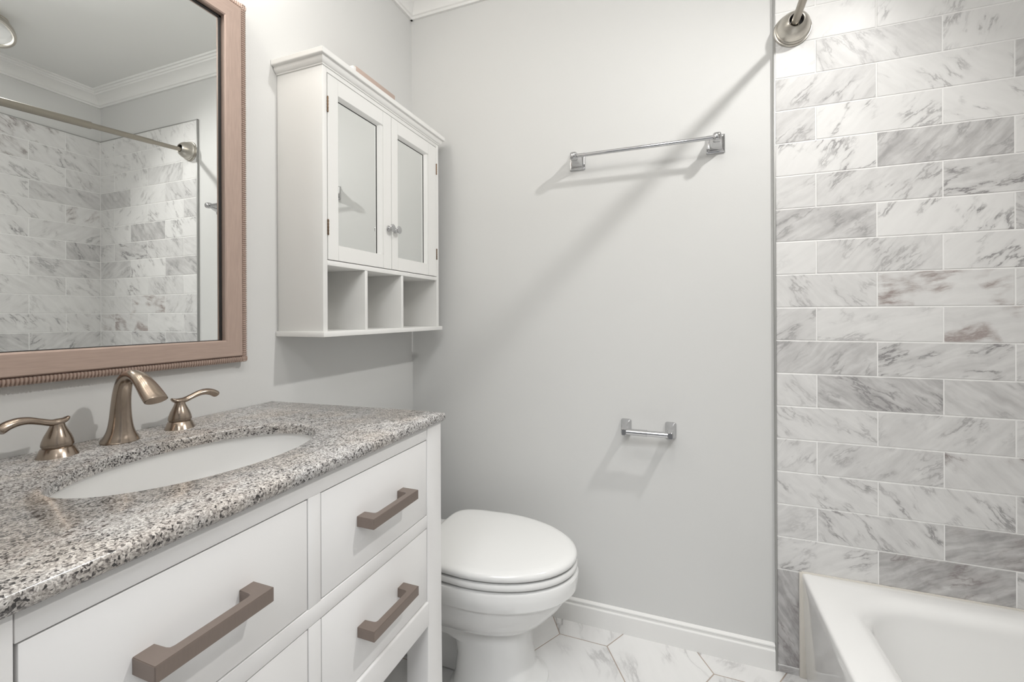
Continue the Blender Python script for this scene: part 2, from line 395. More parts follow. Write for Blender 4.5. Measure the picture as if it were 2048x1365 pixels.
# floor: large hexagons
bm = BM(); uvl = bm.loops.layers.uv.new('UVMap'); cl = bm.loops.layers.float_color.new('tile')
s = 0.1675; h = s*math.sqrt(3)/2; hg = 0.0016
HX, HYc = 0.754, -0.0870-h
toF = lambda u, v, d: (u, v, 0.0-d)
def clip(poly, x0, x1, y0, y1):
    for ax, lim, sg in ((0, x0, 1), (0, x1, -1), (1, y0, 1), (1, y1, -1)):
        out = []
        for i in range(len(poly)):
            p, q = poly[i-1], poly[i]; dp, dq = sg*(p[ax]-lim), sg*(q[ax]-lim)
            if (dp >= 0) != (dq >= 0):
                t = dp/(dp-dq); out.append((p[0]+(q[0]-p[0])*t, p[1]+(q[1]-p[1])*t))
            if dq >= 0: out.append(q)
        poly = out
        if not poly: return []
    return poly
for i in range(-4, 7):
    for j in range(-9, 3):
        cx = HX + 1.5*s*i; cy = HYc + 2*h*j + (h if i % 2 else 0)
        poly = [(cx+(s-hg/0.866)*math.cos(math.radians(60*k)), cy+(s-hg/0.866)*math.sin(math.radians(60*k))) for k in range(6)]
        poly = clip(poly, 0.001, 1.46, NY-0.1, -0.001)
        clean = [p for k, p in enumerate(poly) if (Vector(p)-Vector(poly[k-1])).length > 0.004] if poly else []
        if len(clean) < 3: continue
        tile_face(bm, uvl, cl, clean, toF, math.radians(random.choice((50, 65, 110, 80, -60))), random.uniform(.10, .22), random.uniform(.35, .75), 0.0, 0.005)
for f in bm.faces: f.material_index = 0
box(bm, -0.1, RW+0.1, NY-0.1, 0.1, -0.08, -0.0012, mi=1)
obj('floor', bm, [MAT['fmarble'], MAT['fgrout']], kind='structure', angle=20)

# baseboard and crown mouldings
bp = [(0.0, 0.0), (-0.014, 0.0), (-0.014, 0.062), (-0.0125, 0.0645), (-0.0095, 0.066), (-0.0085, 0.072), (-0.0115, 0.076), (-0.011, 0.0795), (-0.006, 0.082), (0.0, 0.0835)]
obj('baseboard_back', prism(BM(), [(YP+a, b2) for a, b2 in bp], 'x', 0.0, 1.3575), MAT['trim'], kind='structure', angle=25)
obj('baseboard_left', prism(BM(), [(-a, b2) for a, b2 in bp], 'y', NY, YP), MAT['trim'], kind='structure', angle=25)
cp = [(0, .080), (.010, .080), (.0115, .071), (.017, .068), (.019, .060), (.0225, .052), (.029, .044), (.038, .036), (.049, .030), (.0565, .027), (.058, .020), (.064, .018), (.067, .010), (.075, .009), (.076, 0), (0, 0)]
obj('trim_2', prism(BM(), [(YP-a, CZ-c) for a, c in cp], 'x', 0.0, RW), MAT['trim'], kind='structure', angle=25)
obj('trim_3', prism(BM(), [(a, CZ-c) for a, c in cp], 'y', NY, YP), MAT['trim'], kind='structure', angle=25)
obj('trim_4', prism(BM(), [(RW+0.006-a, CZ-c) for a, c in cp], 'y', NY, YP), MAT['trim'], kind='structure', angle=25)

# ---------------------------------------------------------------- bathtub
tx0, tx1, ty0, ty1, tz = 1.4300, RW-0.0035, -1.522, -0.0045, 0.330
rings = [rrect(tx0+0.012, tx1, ty0, ty1, 0.006, 0.0, 14), rrect(tx0+0.010, tx1, ty0, ty1, 0.006, 0.02, 14), rrect(tx0+0.002, tx1, ty0, ty1, 0.006, 0.29, 14),
         rrect(tx0, tx1, ty0, ty1, 0.006, tz-0.010, 14), rrect(tx0+0.001, tx1-0.001, ty0+0.001, ty1-0.001, 0.006, tz-0.005, 14), rrect(tx0+0.004, tx1-0.002, ty0+0.004, ty1-0.002, 0.006, tz-0.001, 14),
         rrect(tx0+0.009, tx1-0.004, ty0+0.008, ty1-0.004, 0.008, tz, 14)]
ix0, ix1, iy0, iy1 = 1.524, tx1-0.062, ty0+0.11, -0.070
for k in range(7):                                  # rolled inner lip
    a = math.radians(90*k/6); e = 0.040
    rings.append(rrect(ix0-0.018+e*math.sin(a), ix1+0.018-e*math.sin(a), iy0-0.018+e*math.sin(a), iy1+0.018-e*math.sin(a), 0.135, tz-e*(1-math.cos(a)), 14))
for t in range(1, 11):                              # sides of the well, then the turn into its floor
    q = t/10; d = 0.225*q; ins = 0.022 + 0.055*q + (0.10*((q-.6)/.4)**2 if q > .6 else 0)
    zz = tz-0.040-(d if q < .6 else 0.135+0.09*(1-(1-(q-.6)/.4)**2))
    rings.append(rrect(ix0+ins, ix1-ins, iy0+ins*1.2, iy1-ins, 0.135, zz, 14))
bm = BM(); loft(bm, rings, cap0=True, cap1=True)
tag(obj('bathtub', bm, MAT['enamel'], loc=(tx0+0.4, -0.76, 0), angle=50), 'white enamel bathtub built in under the marble tiled wall', 'bathtub')
bm = BM()                                           # caulk along the rim and down beside the apron
box(bm, tx0-0.001, tx1, -0.0095, -0.004, tz-0.002, tz+0.003, 0.0015); box(bm, XT+0.0588, tx0+0.014, -0.0105, -0.004, 0.0, tz+0.001, 0.002)
obj('trim_5', bm, MAT['caulk'], kind='structure')

# ---------------------------------------------------------------- vanity
vx, vy0, vy1, vz = 0.540, -1.4745, -0.6965, 0.8885
van = thing('bathroom_vanity', 'white vanity cabinet with four drawers and taupe bar handles under the granite top', 'vanity', (0.27, -1.083, 0))
dY = [(-1.412, -1.0965), (-1.0695, -0.7575)]; dZ = [(0.6905, 0.8595), (0.4975, 0.6605)]
bm = BM(); ff = 0.022
box(bm, vx-ff, vx, vy0+0.061, vy1-0.060, 0.8605, vz, 0.0008)                      # top rail
box(bm, vx-ff, vx, vy0+0.061, vy1-0.060, 0.6615, 0.6895, 0.0012)                  # middle rail
box(bm, vx-ff, vx, -1.0955, -1.0705, 0.4965, 0.6605, 0.0008); box(bm, vx-ff, vx, -1.0955, -1.0705, 0.6895, 0.8605, 0.0008)
obj('face_frame', bm, MAT['cab'], van)
bm = BM(); box(bm, vx-0.03, vx+0.0045, vy0+0.061, vy1-0.060, 0.4415, 0.4965, 0.0035, 3)
obj('bottom_rail', bm, MAT['cab'], van)
bm = BM(); box(bm, 0.02, vx-0.03, vy0+0.012, vy0+0.028, 0.44, 0.876); box(bm, 0.02, vx-0.03, vy1-0.028, vy1-0.012, 0.44, 0.876); box(bm, 0.02, vx-0.03, vy0+0.028, vy1-0.028, 0.44, 0.455)
box(bm, 0.004, 0.02, vy0+0.012, vy1-0.012, 0.44, 0.876)
obj('case', bm, MAT['cab'], van)
for ys in ((vy0, vy0+0.060), (vy1-0.0605, vy1)):
    for xs in ((vx-0.055, vx+0.002), (0.004, 0.060)):
        bm = BM(); y0, y1 = ys; tp = 0.006
        r0 = rrect(xs[0]+tp, xs[1]-tp*0.4, y0+tp, y1-tp, 0.002, 0.0, 2); r1 = rrect(xs[0], xs[1], y0, y1, 0.002, 0.44, 2); r2 = rrect(xs[0], xs[1], y0, y1, 0.002, vz if xs[0] > 0.1 else 0.879, 2)
        if xs[0] > 0.1: r0 = rrect(xs[0], xs[1], y0-0.001 if y0 > -1.2 else y0, y1+0.006 if y0 > -1.2 else y1, 0.002, 0.0, 2)
        loft(bm, [r0, r1, r2]); obj('leg', bm, MAT['cab'], van)
bm = BM(); box(bm, 0.01, vx-0.02, vy0+0.02, vy1-0.02, 0.13, 0.152, 0.002)
obj('shelf', bm, MAT['cab'], van)
def pull(y, z, parent):
    bm = BM(); L = 0.070; hz = 0.0092; xo = vx+0.036; xi = xo-0.0125
    # U profile in the x-y plane with a small inner fillet, extruded in z
    pr = [(vx-0.003, y-L), (xo-0.001, y-L), (xo, y-L+0.001), (xo, y+L-0.001), (xo-0.001, y+L), (vx-0.003, y+L), (vx-0.003, y+L-0.021), (xi-0.006, y+L-0.021), (xi-0.0015, y+L-0.0225), (xi, y+L-0.027),
          (xi, y-L+0.027), (xi-0.0015, y-L+0.0225), (xi-0.006, y-L+0.021), (vx-0.003, y-L+0.021)]
    prism(bm, pr, 'z', z-hz, z+hz)
    bmesh.ops.bevel(bm, geom=[e for e in bm.edges if abs(e.verts[0].co.z-e.verts[1].co.z) < 1e-6], offset=0.0007, segments=2, affect='EDGES')
    obj('handle', bm, MAT['pull'], parent, angle=30)
for a, c in dY:
    for z0, z1 in dZ:
        bm = BM(); box(bm, vx-0.018, vx-0.0005, a+0.0008, c-0.0008, z0+0.001, z1-0.001, 0.0008)
        d = obj('drawer', bm, MAT['cab'], van)
        pull((a+c)/2-0.003, (z0+z1)/2+0.002, d)

def tilt(x): return (x-0.30)*0.018
# granite top with the oval cut out
gx0, gx1, gy0, gy1, gz0, gz1 = 0.001, 0.5510, -1.484, -0.6925, 0.8860, 0.9065
ECX, ECY, EA, EB = 0.305, -1.09, 0.200, 0.140        # oval: EA along y, EB along x
n = 96
def oval(ea, eb, z): return [(ECX+eb*math.cos(2*PI*k/n), ECY+ea*math.sin(2*PI*k/n), z) for k in range(n)]
def outer(ins, z, r=0.010):
    out = []                                          # where the ray of each oval angle meets the slab edge
    x0, x1, y0, y1 = gx0, gx1-ins, gy0+ins, gy1-ins
    for k in range(n):
        dx, dy = EB*math.cos(2*PI*k/n), EA*math.sin(2*PI*k/n)
        t = min([((x1 if dx > 0 else x0)-ECX)/dx] if abs(dx) > 1e-9 else [9e9] + []) if abs(dx) > 1e-9 else 9e9
        if abs(dy) > 1e-9: t = min(t, ((y1 if dy > 0 else y0)-ECY)/dy)
        out.append([ECX+dx*t, ECY+dy*t, z])
    for cx, cy in ((x0, y0), (x1, y0), (x0, y1), (x1, y1)):    # snap the nearest sample to each corner
        k = min(range(n), key=lambda q: (out[q][0]-cx)**2+(out[q][1]-cy)**2); out[k] = [cx, cy, z]
    return [tuple(p) for p in out]
bm = BM()
loft(bm, [oval(EA, EB, gz0), outer(0.0035, gz0), outer(0.0, gz0+0.004), outer(0.0, gz1-0.006), outer(0.001, gz1-0.0025), outer(0.0045, gz1),
          oval(EA+0.004, EB+0.004, gz1), oval(EA+0.001, EB+0.001, gz1-0.002), oval(EA, EB, gz1-0.005), oval(EA, EB, gz0)], False, False)
bmesh.ops.remove_doubles(bm, verts=bm.verts[:], dist=1e-5)
for v in bm.verts: v.co.z += tilt(v.co.x)
tag(obj('granite_countertop', bm, MAT['granite'], loc=(0.28, -1.09, gz0), angle=60), 'speckled grey granite countertop with an oval cutout on the white vanity', 'countertop')
# undermount basin
bm = BM(); rr = []
rr.append(oval(EA+0.020, EB+0.020, gz0-0.001)); 
for q in range(0, 13):
    t = q/12; d = 0.135*t; k = (1-t**2.6)**(1/2.6) if t < 1 else 0.0
    k = max(k, 0.12)
    rr.append([(ECX+(EB+0.007)*k*math.cos(2*PI*i/n), ECY+(EA+0.007)*k*math.sin(2*PI*i/n), gz0-0.001-d) for i in range(n)])
inner = rr[1:]
outr = [[(ECX+(p[0]-ECX)*1.07, ECY+(p[1]-ECY)*1.05, p[2]-0.009) for p in r] for r in inner][::-1]
outr.append(oval(EA+0.020, EB+0.020, gz0-0.010))
loft(bm, [rr[0]]+inner, False, True); loft(bm, outr + [rr[0]], True, False)
bmesh.ops.remove_doubles(bm, verts=bm.verts[:], dist=1e-5)
for v in bm.verts: v.co.z += tilt(v.co.x)
sink = thing('sink_basin', 'oval white undermount sink set into the granite countertop', 'sink', (ECX, ECY, 0.74))
obj('basin', bm, MAT['enamel'], sink, angle=60)
bm = BM(); lathe(bm, [(0.0, 0), (0.021, 0), (0.022, 0.002), (0.018, 0.003), (0.0, 0.0045)], (ECX, ECY, gz0-0.1365), n=24, cap0=False, cap1=False)
obj('drain', bm, MAT['bronze'], sink)

# ---------------------------------------------------------------- faucet and its two handles
FZ = gz1-0.0006+(0.074-0.30)*0.018; FX, FY = 0.072, -1.094
sp = thing('sink_faucet', 'brushed nickel arched sink spout between two lever handles', 'faucet', (FX, FY, FZ))
bm = BM()
c = [(.000, .000, .0295, .0295), (.000, .004, .0295, .0295), (.0005, .009, .0265, .0265), (.001, .022, .0208, .0212), (.0015, .042, .0172, .0180), (.0025, .068, .0152, .0162), (.006, .093, .0140, .0150), (.013, .113, .0130, .0138), (.025, .1250, .0122, .0118), (.041, .1285, .0125, .0108), (.059, .1240, .0142, .0104), (.077, .1125, .0168, .0104), (.093, .0985, .0190, .0108), (.1045, .0882, .0196, .0112), (.1072, .0855, .0192, .0108)]
cs = spline(c, 5)
tube(bm, [(FX+p[0], FY, FZ+p[1]) for p in cs], [(p[2], p[3]) for p in cs], n=32, side=(0, 1, 0))
bmesh.ops.bevel(bm, geom=[e for e in bm.edges if len([f for f in e.link_faces if len(f.verts) > 8]) == 1], offset=0.0012, segments=2, affect='EDGES')
obj('spout', bm, MAT['bronze'], sp, angle=45)
bm = BM(); lathe(bm, [(0.002, 0), (0.002, .05), (.0045, .052), (.0052, .056), (.0045, .060), (.001, .0615)], (FX-0.030, FY+0.006, FZ-0.0015), n=16)
obj('lift_rod', bm, MAT['bronze'], sp)
for sgn, lab in ((1, 'brushed nickel lever handle to the right of the sink spout, pointing right'), (-1, 'brushed nickel lever handle to the left of the sink spout, pointing left')):
    hy = -0.9870 if sgn > 0 else -1.1850; hx = 0.073
    t = thing('faucet_handle', lab, 'faucet handle', (hx, hy, FZ), 'lever handles of the sink faucet')
    bm = BM(); lathe(bm, [(.0268, 0), (.0272, .0012), (.0262, .003), (.0215, .0150), (.0205, .0158), (.0195, .0158)], (hx, hy, FZ), n=36); obj('handle_base', bm, MAT['bronze'], t)
    bm = BM(); lathe(bm, [(.0185, .0150), (.0190, .0175), (.0206, .0185), (.0210, .0212), (.0200, .0270), (.0172, .0355), (.0132, .0440), (.0102, .0510), (.0090, .0560), (.0088, .0600)], (hx, hy, FZ), n=36); obj('handle_body', bm, MAT['bronze'], t)
    bm = BM()
    c = [(-.0165, .0650, .0040, .0018), (-.0140, .0628, .0068, .0032), (-.0090, .0600, .0092, .0046), (.0, .0585, .0100, .0058), (.010, .0592, .0090, .0056), (.024, .0640, .0080, .0054), (.040, .0692, .0086, .0060), (.054, .0702, .0098, .0068), (.067, .0672, .0106, .0074), (.0760, .0622, .0108, .0076), (.0785, .0606, .0098, .0066)]
    cs = spline(c, 5); fx = 0.10
    tube(bm, [(hx+fx*p[0], hy+sgn*p[0]*0.94, FZ+p[1]) for p in cs], [(p[2], p[3]) for p in cs], n=20, side=(1, 0, 0))
    obj('lever', bm, MAT['bronze'], t, angle=50)

# ---------------------------------------------------------------- big framed mirror
my0, my1, mz0, mz1 = -1.403, -0.7890, 1.0230, 1.9480
mir = thing('wall_mirror', 'large mirror in a rose taupe frame with a ribbed edge, above the sink', 'mirror', (0.0, (my0+my1)/2, mz0))
fw = 0.0422; ed = 0.0158                                                                # flat width and ribbed edge
def frame_piece(prof, mat, name):
    """prof: (inward distance from outer rim, x); swept around the mitred rectangle."""
    bm = BM(); rr = []
    for y, z, sy, sz in ((my0, mz0, 1, 1), (my1, mz0, -1, 1), (my1, mz1, -1, -1), (my0, mz1, 1, -1)):
        rr.append([(x, y+sy*d, z+sz*d) for d, x in prof])
    rr.append(rr[0])
    vs = [[bm.verts.new(p) for p in r] for r in rr[:-1]]; vs.append(vs[0]); k = len(prof)
    for si, (a, c) in enumerate(zip(vs[:-1], vs[1:])):
        for i in range(k):
            f = bm.faces.new((a[i], a[(i+1) % k], c[(i+1) % k], c[i])); f.material_index = si % 2 if isinstance(mat, list) else 0
    return obj(name, bm, mat, mir, angle=20)
frame_piece([(ed+0.001, 0.002), (ed+0.001, 0.0260), (ed+0.003, 0.0275), (ed+fw-0.003, 0.0225), (ed+fw, 0.0205), (ed+fw, 0.002)], [MAT['frame'], MAT['framev']], 'frame')
frame_piece([(ed-0.0005, 0.002), (ed-0.0005, 0.0235), (ed+0.0012, 0.0235), (ed+0.0012, 0.002)], MAT['groove'], 'frame_groove')
# ribbed outer edge: half round with ridges across
bm = BM()
def ribs(p0, p1, outv):
    p0, p1, outv = Vector(p0), Vector(p1), Vector(outv); L = (p1-p0).length; d = (p1-p0)/L; nr = int(L/0.0054); X = Vector((1, 0, 0))
    prof = [(-.0074, .0190), (-.0070, .0232), (-.0050, .0252), (-.0010, .0258), (.0030, .0250), (.0062, .0230), (.0074, .0185)]   # across the band: out, up
    rr = []
    for i in range(nr*4+1):
        am = (0.0022, 0.0004, 0.0, 0.0004)[i % 4]; c_ = p0 + d*(L*i/(nr*4))
        rr.append([c_ - outv*.0074 + X*.001] + [c_ + outv*(a-(am if k > 3 else 0)) + X*(h_-am) for k, (a, h_) in enumerate(prof)] + [c_ + outv*.0074 + X*.001])
    loft(bm, rr)
q = 0.0078
ribs((0, my0+0.001, mz0+q), (0, my1-0.001, mz0+q), (0, 0, -1)); ribs((0, my0+0.001, mz1-q), (0, my1-0.001, mz1-q), (0, 0, 1))
ribs((0, my0+q, mz0+0.001), (0, my0+q, mz1-0.001), (0, -1, 0)); ribs((0, my1-q, mz0+0.001), (0, my1-q, mz1-0.001), (0, 1, 0))
obj('ribbed_edge', bm, MAT['frame'], mir, angle=25)
bm = BM(); box(bm, 0.003, 0.0065, my0+ed+fw-0.004, my1-ed-fw+0.004, mz0+ed+fw-0.004, mz1-ed-fw+0.004)
obj('mirror_glass', bm, MAT['mirror'], mir, smooth=False)
bm = BM(); e1 = ed+fw
for a in ((my0+e1-0.0005, my0+e1+0.0022, mz0+e1, mz1-e1), (my1-e1-0.0050, my1-e1+0.0005, mz0+e1, mz1-e1), (my0+e1, my1-e1, mz0+e1-0.0005, mz0+e1+0.0015), (my0+e1, my1-e1, mz1-e1-0.0055, mz1-e1+0.0005)):
    box(bm, 0.004, 0.0085, *a)
obj('dark_edge_reflection', bm, MAT['dark'], mir, smooth=False)  # near-black strips paint in the dark reflection at the glass edge

# ---------------------------------------------------------------- wall cabinet with two mirrored doors
cb = thing('wall_cabinet', 'white wall cabinet with two mirrored doors above three open cubbies', 'cabinet', (0.0, -0.367, 1.083))
ky0, ky1, kx = -0.677, -0.059, 0.1665
kz0, kz1 = 1.098, 1.838; pw = 0.0165
for y0, y1 in ((ky0, ky0+pw), (ky1-pw, ky1)):
    bm = BM(); box(bm, 0.001, kx, y0, y1, kz0, kz1, 0.0008); obj('side_panel', bm, MAT['cab2'], cb)
bm = BM(); box(bm, 0.001, 0.006, ky0+pw, ky1-pw, kz0, kz1); obj('back_panel', bm, MAT['cab2'], cb)
bm = BM(); box(bm, 0.001, kx+0.010, ky0-0.008, ky1+0.010, 1.083, kz0, 0.0015); obj('bottom_board', bm, MAT['cab2'], cb)
bm = BM(); box(bm, 0.006, kx, ky0+pw, ky1-pw, 1.2815, 1.2955, 0.0006); obj('shelf', bm, MAT['cab2'], cb)
bm = BM(); box(bm, 0.006, kx, ky0+pw, ky1-pw, 1.8155, kz1, 0.0006); obj('top_rail', bm, MAT['cab2'], cb)
iw = (ky1-ky0-2*pw)
for yc in (-0.4985, -0.3085):
    bm = BM(); box(bm, 0.006, kx-0.001, yc-0.0062, yc+0.0062, kz0, 1.2815, 0.0006); obj('divider', bm, MAT['cab2'], cb)
# crown of the cabinet, mitred round three sides
bm = BM()
cpf = [(0.000, 1.8285), (0.0025, 1.8285), (0.003, 1.8315), (0.006, 1.8335), (0.0095, 1.838), (0.0115, 1.8435), (0.012, 1.8470), (0.0135, 1.8480), (0.0185, 1.8490), (0.0195, 1.8510), (0.0195, 1.8635), (0.0180, 1.8650), (0.0, 1.8650)]
def cring(sel):
    return [[(0.001 if sel in (0, 3) else kx+d, (ky0-d) if sel in (0, 1) else (ky1+d), z)] for d, z in cpf]
rr = [[p[0] for p in cring(s_)] for s_ in (0, 1, 2, 3)]
loft(bm, rr, True, True)
box(bm, 0.001, kx+0.0005, ky0-0.0005, ky1+0.0005, 1.838, 1.8645)
obj('crown', bm, MAT['cab2'], cb, angle=25)
dz0, dz1 = 1.2978, 1.8132; ysp = -0.3705
for (y0, y1, gl0, gl1, kside, hy) in ((ky0+pw+0.0020, ysp-0.0010, -0.6175, -0.4325, 1, ky0+pw+0.0012), (ysp+0.0010, ky1-pw-0.0020, -0.3335, -0.1530, -1, ky1-pw-0.0012)):
    bm = BM(); g0, g1 = 1.3415, 1.7595; x0, x1 = kx-0.0185, kx+0.0005; ev = 0.0006
    st0, st1 = (gl0-0.0015, gl1+0.0165) if kside > 0 else (gl0-0.0015, gl1+0.0160)
    # stiles full height, rails between them (fine joint lines)
    sa, sc = gl0-0.0005, gl1+0.0005
    rails_y0, rails_y1 = sa-0.0004, (sc+0.017)
    box(bm, x0, x1, y0, sa-0.0006, dz0, dz1, ev); box(bm, x0, x1, rails_y1+0.0004, y1, dz0, dz1, ev)
    box(bm, x0, x1-0.0002, sa, rails_y1, g1+0.0085, dz1, ev); box(bm, x0, x1-0.0002, sa, rails_y1, dz0, g0-0.0005, ev)
    # sloped inner mouldings: top and right side
    prism(bm, [(x0, g1), (x0+0.006, g1), (x1-0.0015, g1+0.0075), (x1-0.0002, g1+0.009), (x0, g1+0.009)], 'y', sa, rails_y1)
    pr = [(x0, sc), (x0+0.006, sc), (x1-0.0015, sc+0.0075), (x1-0.0015, rails_y1), (x0, rails_y1)]
    loft(bm, [[(a, c_, g0-0.001) for a, c_ in pr], [(a, c_, g1+0.004) for a, c_ in pr]])
    dr = obj('door', bm, MAT['cab2'], cb, angle=20)
    bm = BM(); box(bm, x0+0.002, x0+0.0055, sa-0.003, sc+0.003, g0-0.003, g1+0.003); obj('door_mirror', bm, MAT['mirror'], dr, smooth=False)
    bm = BM(); box(bm, x0+0.0052, x0+0.0066, sc-0.0022, sc+0.001, g0, g1); box(bm, x0+0.0052, x0+0.0066, sa, sc, g1-0.0016, g1+0.001); obj('glass_edge', bm, MAT['dark'], dr, smooth=False)
    ykn = (gl1+0.017+ysp)/2+0.0045 if kside > 0 else (ysp+gl0)/2-0.001
    bm = BM(); lathe(bm, [(.0098, 0), (.0102, .001), (.0092, .003), (.0058, .0045), (.0040, .007), (.0042, .0115), (.0070, .0135), (.0122, .0155), (.0132, .0180), (.0124, .0202), (.0090, .0216), (.0010, .0222)], (x1, ykn, 1.4325), 'x', n=28)
    obj('knob', bm, MAT['chrome'], dr)
    for hz in (1.727, 1.3865):
        bm = BM(); lathe(bm, [(.0018, -.022), (.0021, -.0215), (.0021, .0215), (.0018, .022)], (x1+0.0012, hy, hz), n=12)
        for q in range(5): lathe(bm, [(.0025, 0), (.0025, .0050)], (x1+0.0012, hy, hz-0.0205+q*0.0088), n=12)
        box(bm, x1-0.0006, x1+0.0006, hy, hy+kside*0.0030, hz-0.021, hz+0.021)
        obj('hinge', bm, MAT['brass'], dr)
# tan box lying on top
bm = BM(); box(bm, 0.045, 0.105, -0.470, -0.262, 1.8655, 1.9460, 0.0008)
bx = thing('cardboard_box', 'small tan box lying on top of the white wall cabinet', 'box', (0.075, -0.366, 1.8655))
obj('box_body', bm, MAT['card'], bx)
bm = BM(); box(bm, 0.044, 0.106, -0.484, -0.4705, 1.8657, 1.9405, 0.0005)
obj('box_flap', bm, MAT['cardw'], bx)['label'] = 'white end flap'

# ---------------------------------------------------------------- towel bar and paper holder
tb = thing('towel_bar', 'chrome towel bar on two square posts, high on the grey back wall', 'towel bar', (0.957, YP, 1.71))
zc = 1.7105
for xc in (0.7230, 1.1905):
    bm = BM(); a = 0.0285
    sq = lambda h_, y, r=0.0015: [(xc+px, y, zc+pz) for px, pz, _ in rrect(-h_, h_, -h_*1.08, h_*1.08, r, 0, 3)]
    loft(bm, [sq(a, YP), sq(a, YP-0.004), sq(a-.0012, YP-0.0055), sq(a-.005, YP-0.0065), sq(a-.0065, YP-0.0105), sq(a-.0085, YP-0.0115), sq(.0155, YP-0.030), sq(.0125, YP-0.040), sq(.0100, YP-0.046), sq(.0095, YP-0.052, .003)])
    obj('post', bm, MAT['chrome'], tb, angle=22)
    bm = BM(); loft(bm, [sq(.0088, YP-.049, .003), sq(.0112, YP-.052, .005), sq(.0128, YP-.058, .006), sq(.0130, YP-.066, .006), sq(.0120, YP-.074, .006), sq(.0090, YP-.0795, .006), sq(.004, YP-.0815, .003)])
    obj('post_cap', bm, MAT['chrome'], tb, angle=60)
bm = BM(); tube(bm, [(0.7330, YP-0.0655, zc), (1.1805, YP-0.0655, zc)], 0.0064, n=20); obj('bar', bm, MAT['chrome'], tb)

tp = thing('toilet_paper_holder', 'empty chrome toilet paper holder on the grey back wall', 'paper holder', (0.970, YP, 0.737))
for xc in (0.8955, 1.0455):
    bm = BM()
    def sq2(w, h_, y, dz=0, r=0.0075): return [(xc+px, y, 0.7385+dz+pz) for px, pz, _ in rrect(-w, w, -h_, h_, r, 0, 3)]
    loft(bm, [sq2(.0185, .0295, YP), sq2(.0185, .0295, YP-.003), sq2(.0172, .0280, YP-.0065), sq2(.0140, .0240, YP-.012), sq2(.0112, .0195, YP-.022), sq2(.0096, .0160, YP-.034), sq2(.0088, .0140, YP-.048), sq2(.0088, .0128, YP-.068, 0, .0045), sq2(.0082, .0118, YP-.078, 0, .0045), sq2(.0065, .0095, YP-.0805, 0, .0045)])
    obj('post', bm, MAT['chrome'], tp, angle=25)
bm = BM(); lathe(bm, [(.0060, .9020), (.0108, .9025), (.0108, .9690), (.0112, .9695), (.0118, .9695), (.0118, .9712), (.0096, .9712), (.0094, 1.0370), (.0070, 1.0380)], (0, YP-0.069, 0.7385), 'x', n=24); obj('roller', bm, MAT['chrome'], tp)

# ---------------------------------------------------------------- shower rod
rod = thing('shower_rod', 'satin nickel shower curtain rod with a bell flange over the tub edge', 'shower rod', (1.4115, -0.76, 2.0))
fl = Vector((1.4115, -0.0045, 2.0360))
def rp(t): return Vector((1.4110-0.055*t, -t, 2.0345-0.088*t))
def flange(o_, ax):
    bm = BM(); lathe(bm, [(.0520, 0), (.0525, .003), (.0505, .0065), (.0480, .0070), (.0488, .0110), (.0480, .0160), (.0455, .0175), (.0450, .0200), (.0415, .0330), (.0350, .0450), (.0275, .0540), (.0225, .0578), (.0198, .0565), (.0188, .0500), (.0185, .0350)], o_, ax, n=48, cap0=True, cap1=False)
    f = obj('flange', bm, MAT['nickel'], rod, angle=28)
    bm = BM(); lathe(bm, [(.0187, .0495), (.0183, .0350), (0, .0345)], o_, ax, n=32, cap0=False, cap1=False); obj('socket', bm, MAT['dark'], f)
flange(fl, '-y')
e2 = rp(1.53); flange((e2.x, -1.531, e2.z), (0, 1, 0))
bm = BM(); tube(bm, [rp(.032), rp(.20)], .0106, n=24); tube(bm, [rp(.195), rp(.455)], .0126, n=24); tube(bm, [rp(.45), rp(1.50)], .0158, n=24); tube(bm, [rp(.036), rp(.0395)], .0128, n=24)
obj('rod', bm, MAT['rodm'], rod)

# ---------------------------------------------------------------- toilet
TY = -0.333
toi = thing('toilet', 'white toilet with closed lid between the vanity and the back wall', 'toilet', (0.38, TY, 0))
def egg(z, xf, xb, xm, w, e_b=2.6, k=64, e_f=2.0, nar=0.0):
    pts = []
    for i in range(k):
        a = 2*PI*i/k; ca, sa = math.cos(a), math.sin(a); e = e_f if ca > 0 else e_b
        ex = math.copysign(abs(ca)**(2/e), ca); ey = math.copysign(abs(sa)**(2/e), sa)
        pts.append((xm + (xf-xm if ca > 0 else xm-xb)*ex, TY+w*ey*(1-(nar*ex*ex if ca < 0 else 0)), z))
    return pts
xm = 0.500
bm = BM()   # bowl and pedestal, one casting
loft(bm, [egg(0.0, .690, .40, .50, .128, 4, e_f=3.0), egg(.010, .688, .40, .50, .127, 4, e_f=3.0), egg(.022, .668, .41, .50, .112, 4, e_f=3.0), egg(.050, .650, .415, .50, .100, 4, e_f=3.0), egg(.110, .640, .42, .50, .095, 4, e_f=3.0), egg(.150, .638, .41, .50, .095, 4, e_f=2.8),
          egg(.165, .639, .34, .48, .096, 4, e_f=2.8), egg(.172, .640, .20, .46, .097, 4, e_f=2.8), egg(.205, .643, .195, .45, .100, 4, e_f=2.6), egg(.2105, .660, .195, .45, .115, 3.5, e_f=2.4), egg(.2130, .676, .195, .45, .128, 3, e_f=2.3), egg(.220, .688, .19, .46, .138, 3, e_f=2.2),
          egg(.244, .715, .19, .47, .155, 3), egg(.275, .742, .18, .485, .168, 3), egg(.305, .762, .17, xm, .1775, 3), egg(.3185, .768, .16, xm, .1810, 3), egg(.3215, .772, .155, xm, .1840, 3), egg(.3230, .780, .15, xm, .1895, 3),
          egg(.328, .785, .15, xm, .1925, 3), egg(.352, .789, .14, xm, .1945, 3), egg(.370, .790, .14, xm, .1945, 3), egg(.376, .787, .14, xm, .1925, 3), egg(.3785, .779, .145, xm, .186, 3)])
box(bm, .16, .42, TY-.035, TY+.035, 0.0, .19, .01, 3)
obj('bowl', bm, MAT['porc'], toi, angle=28)
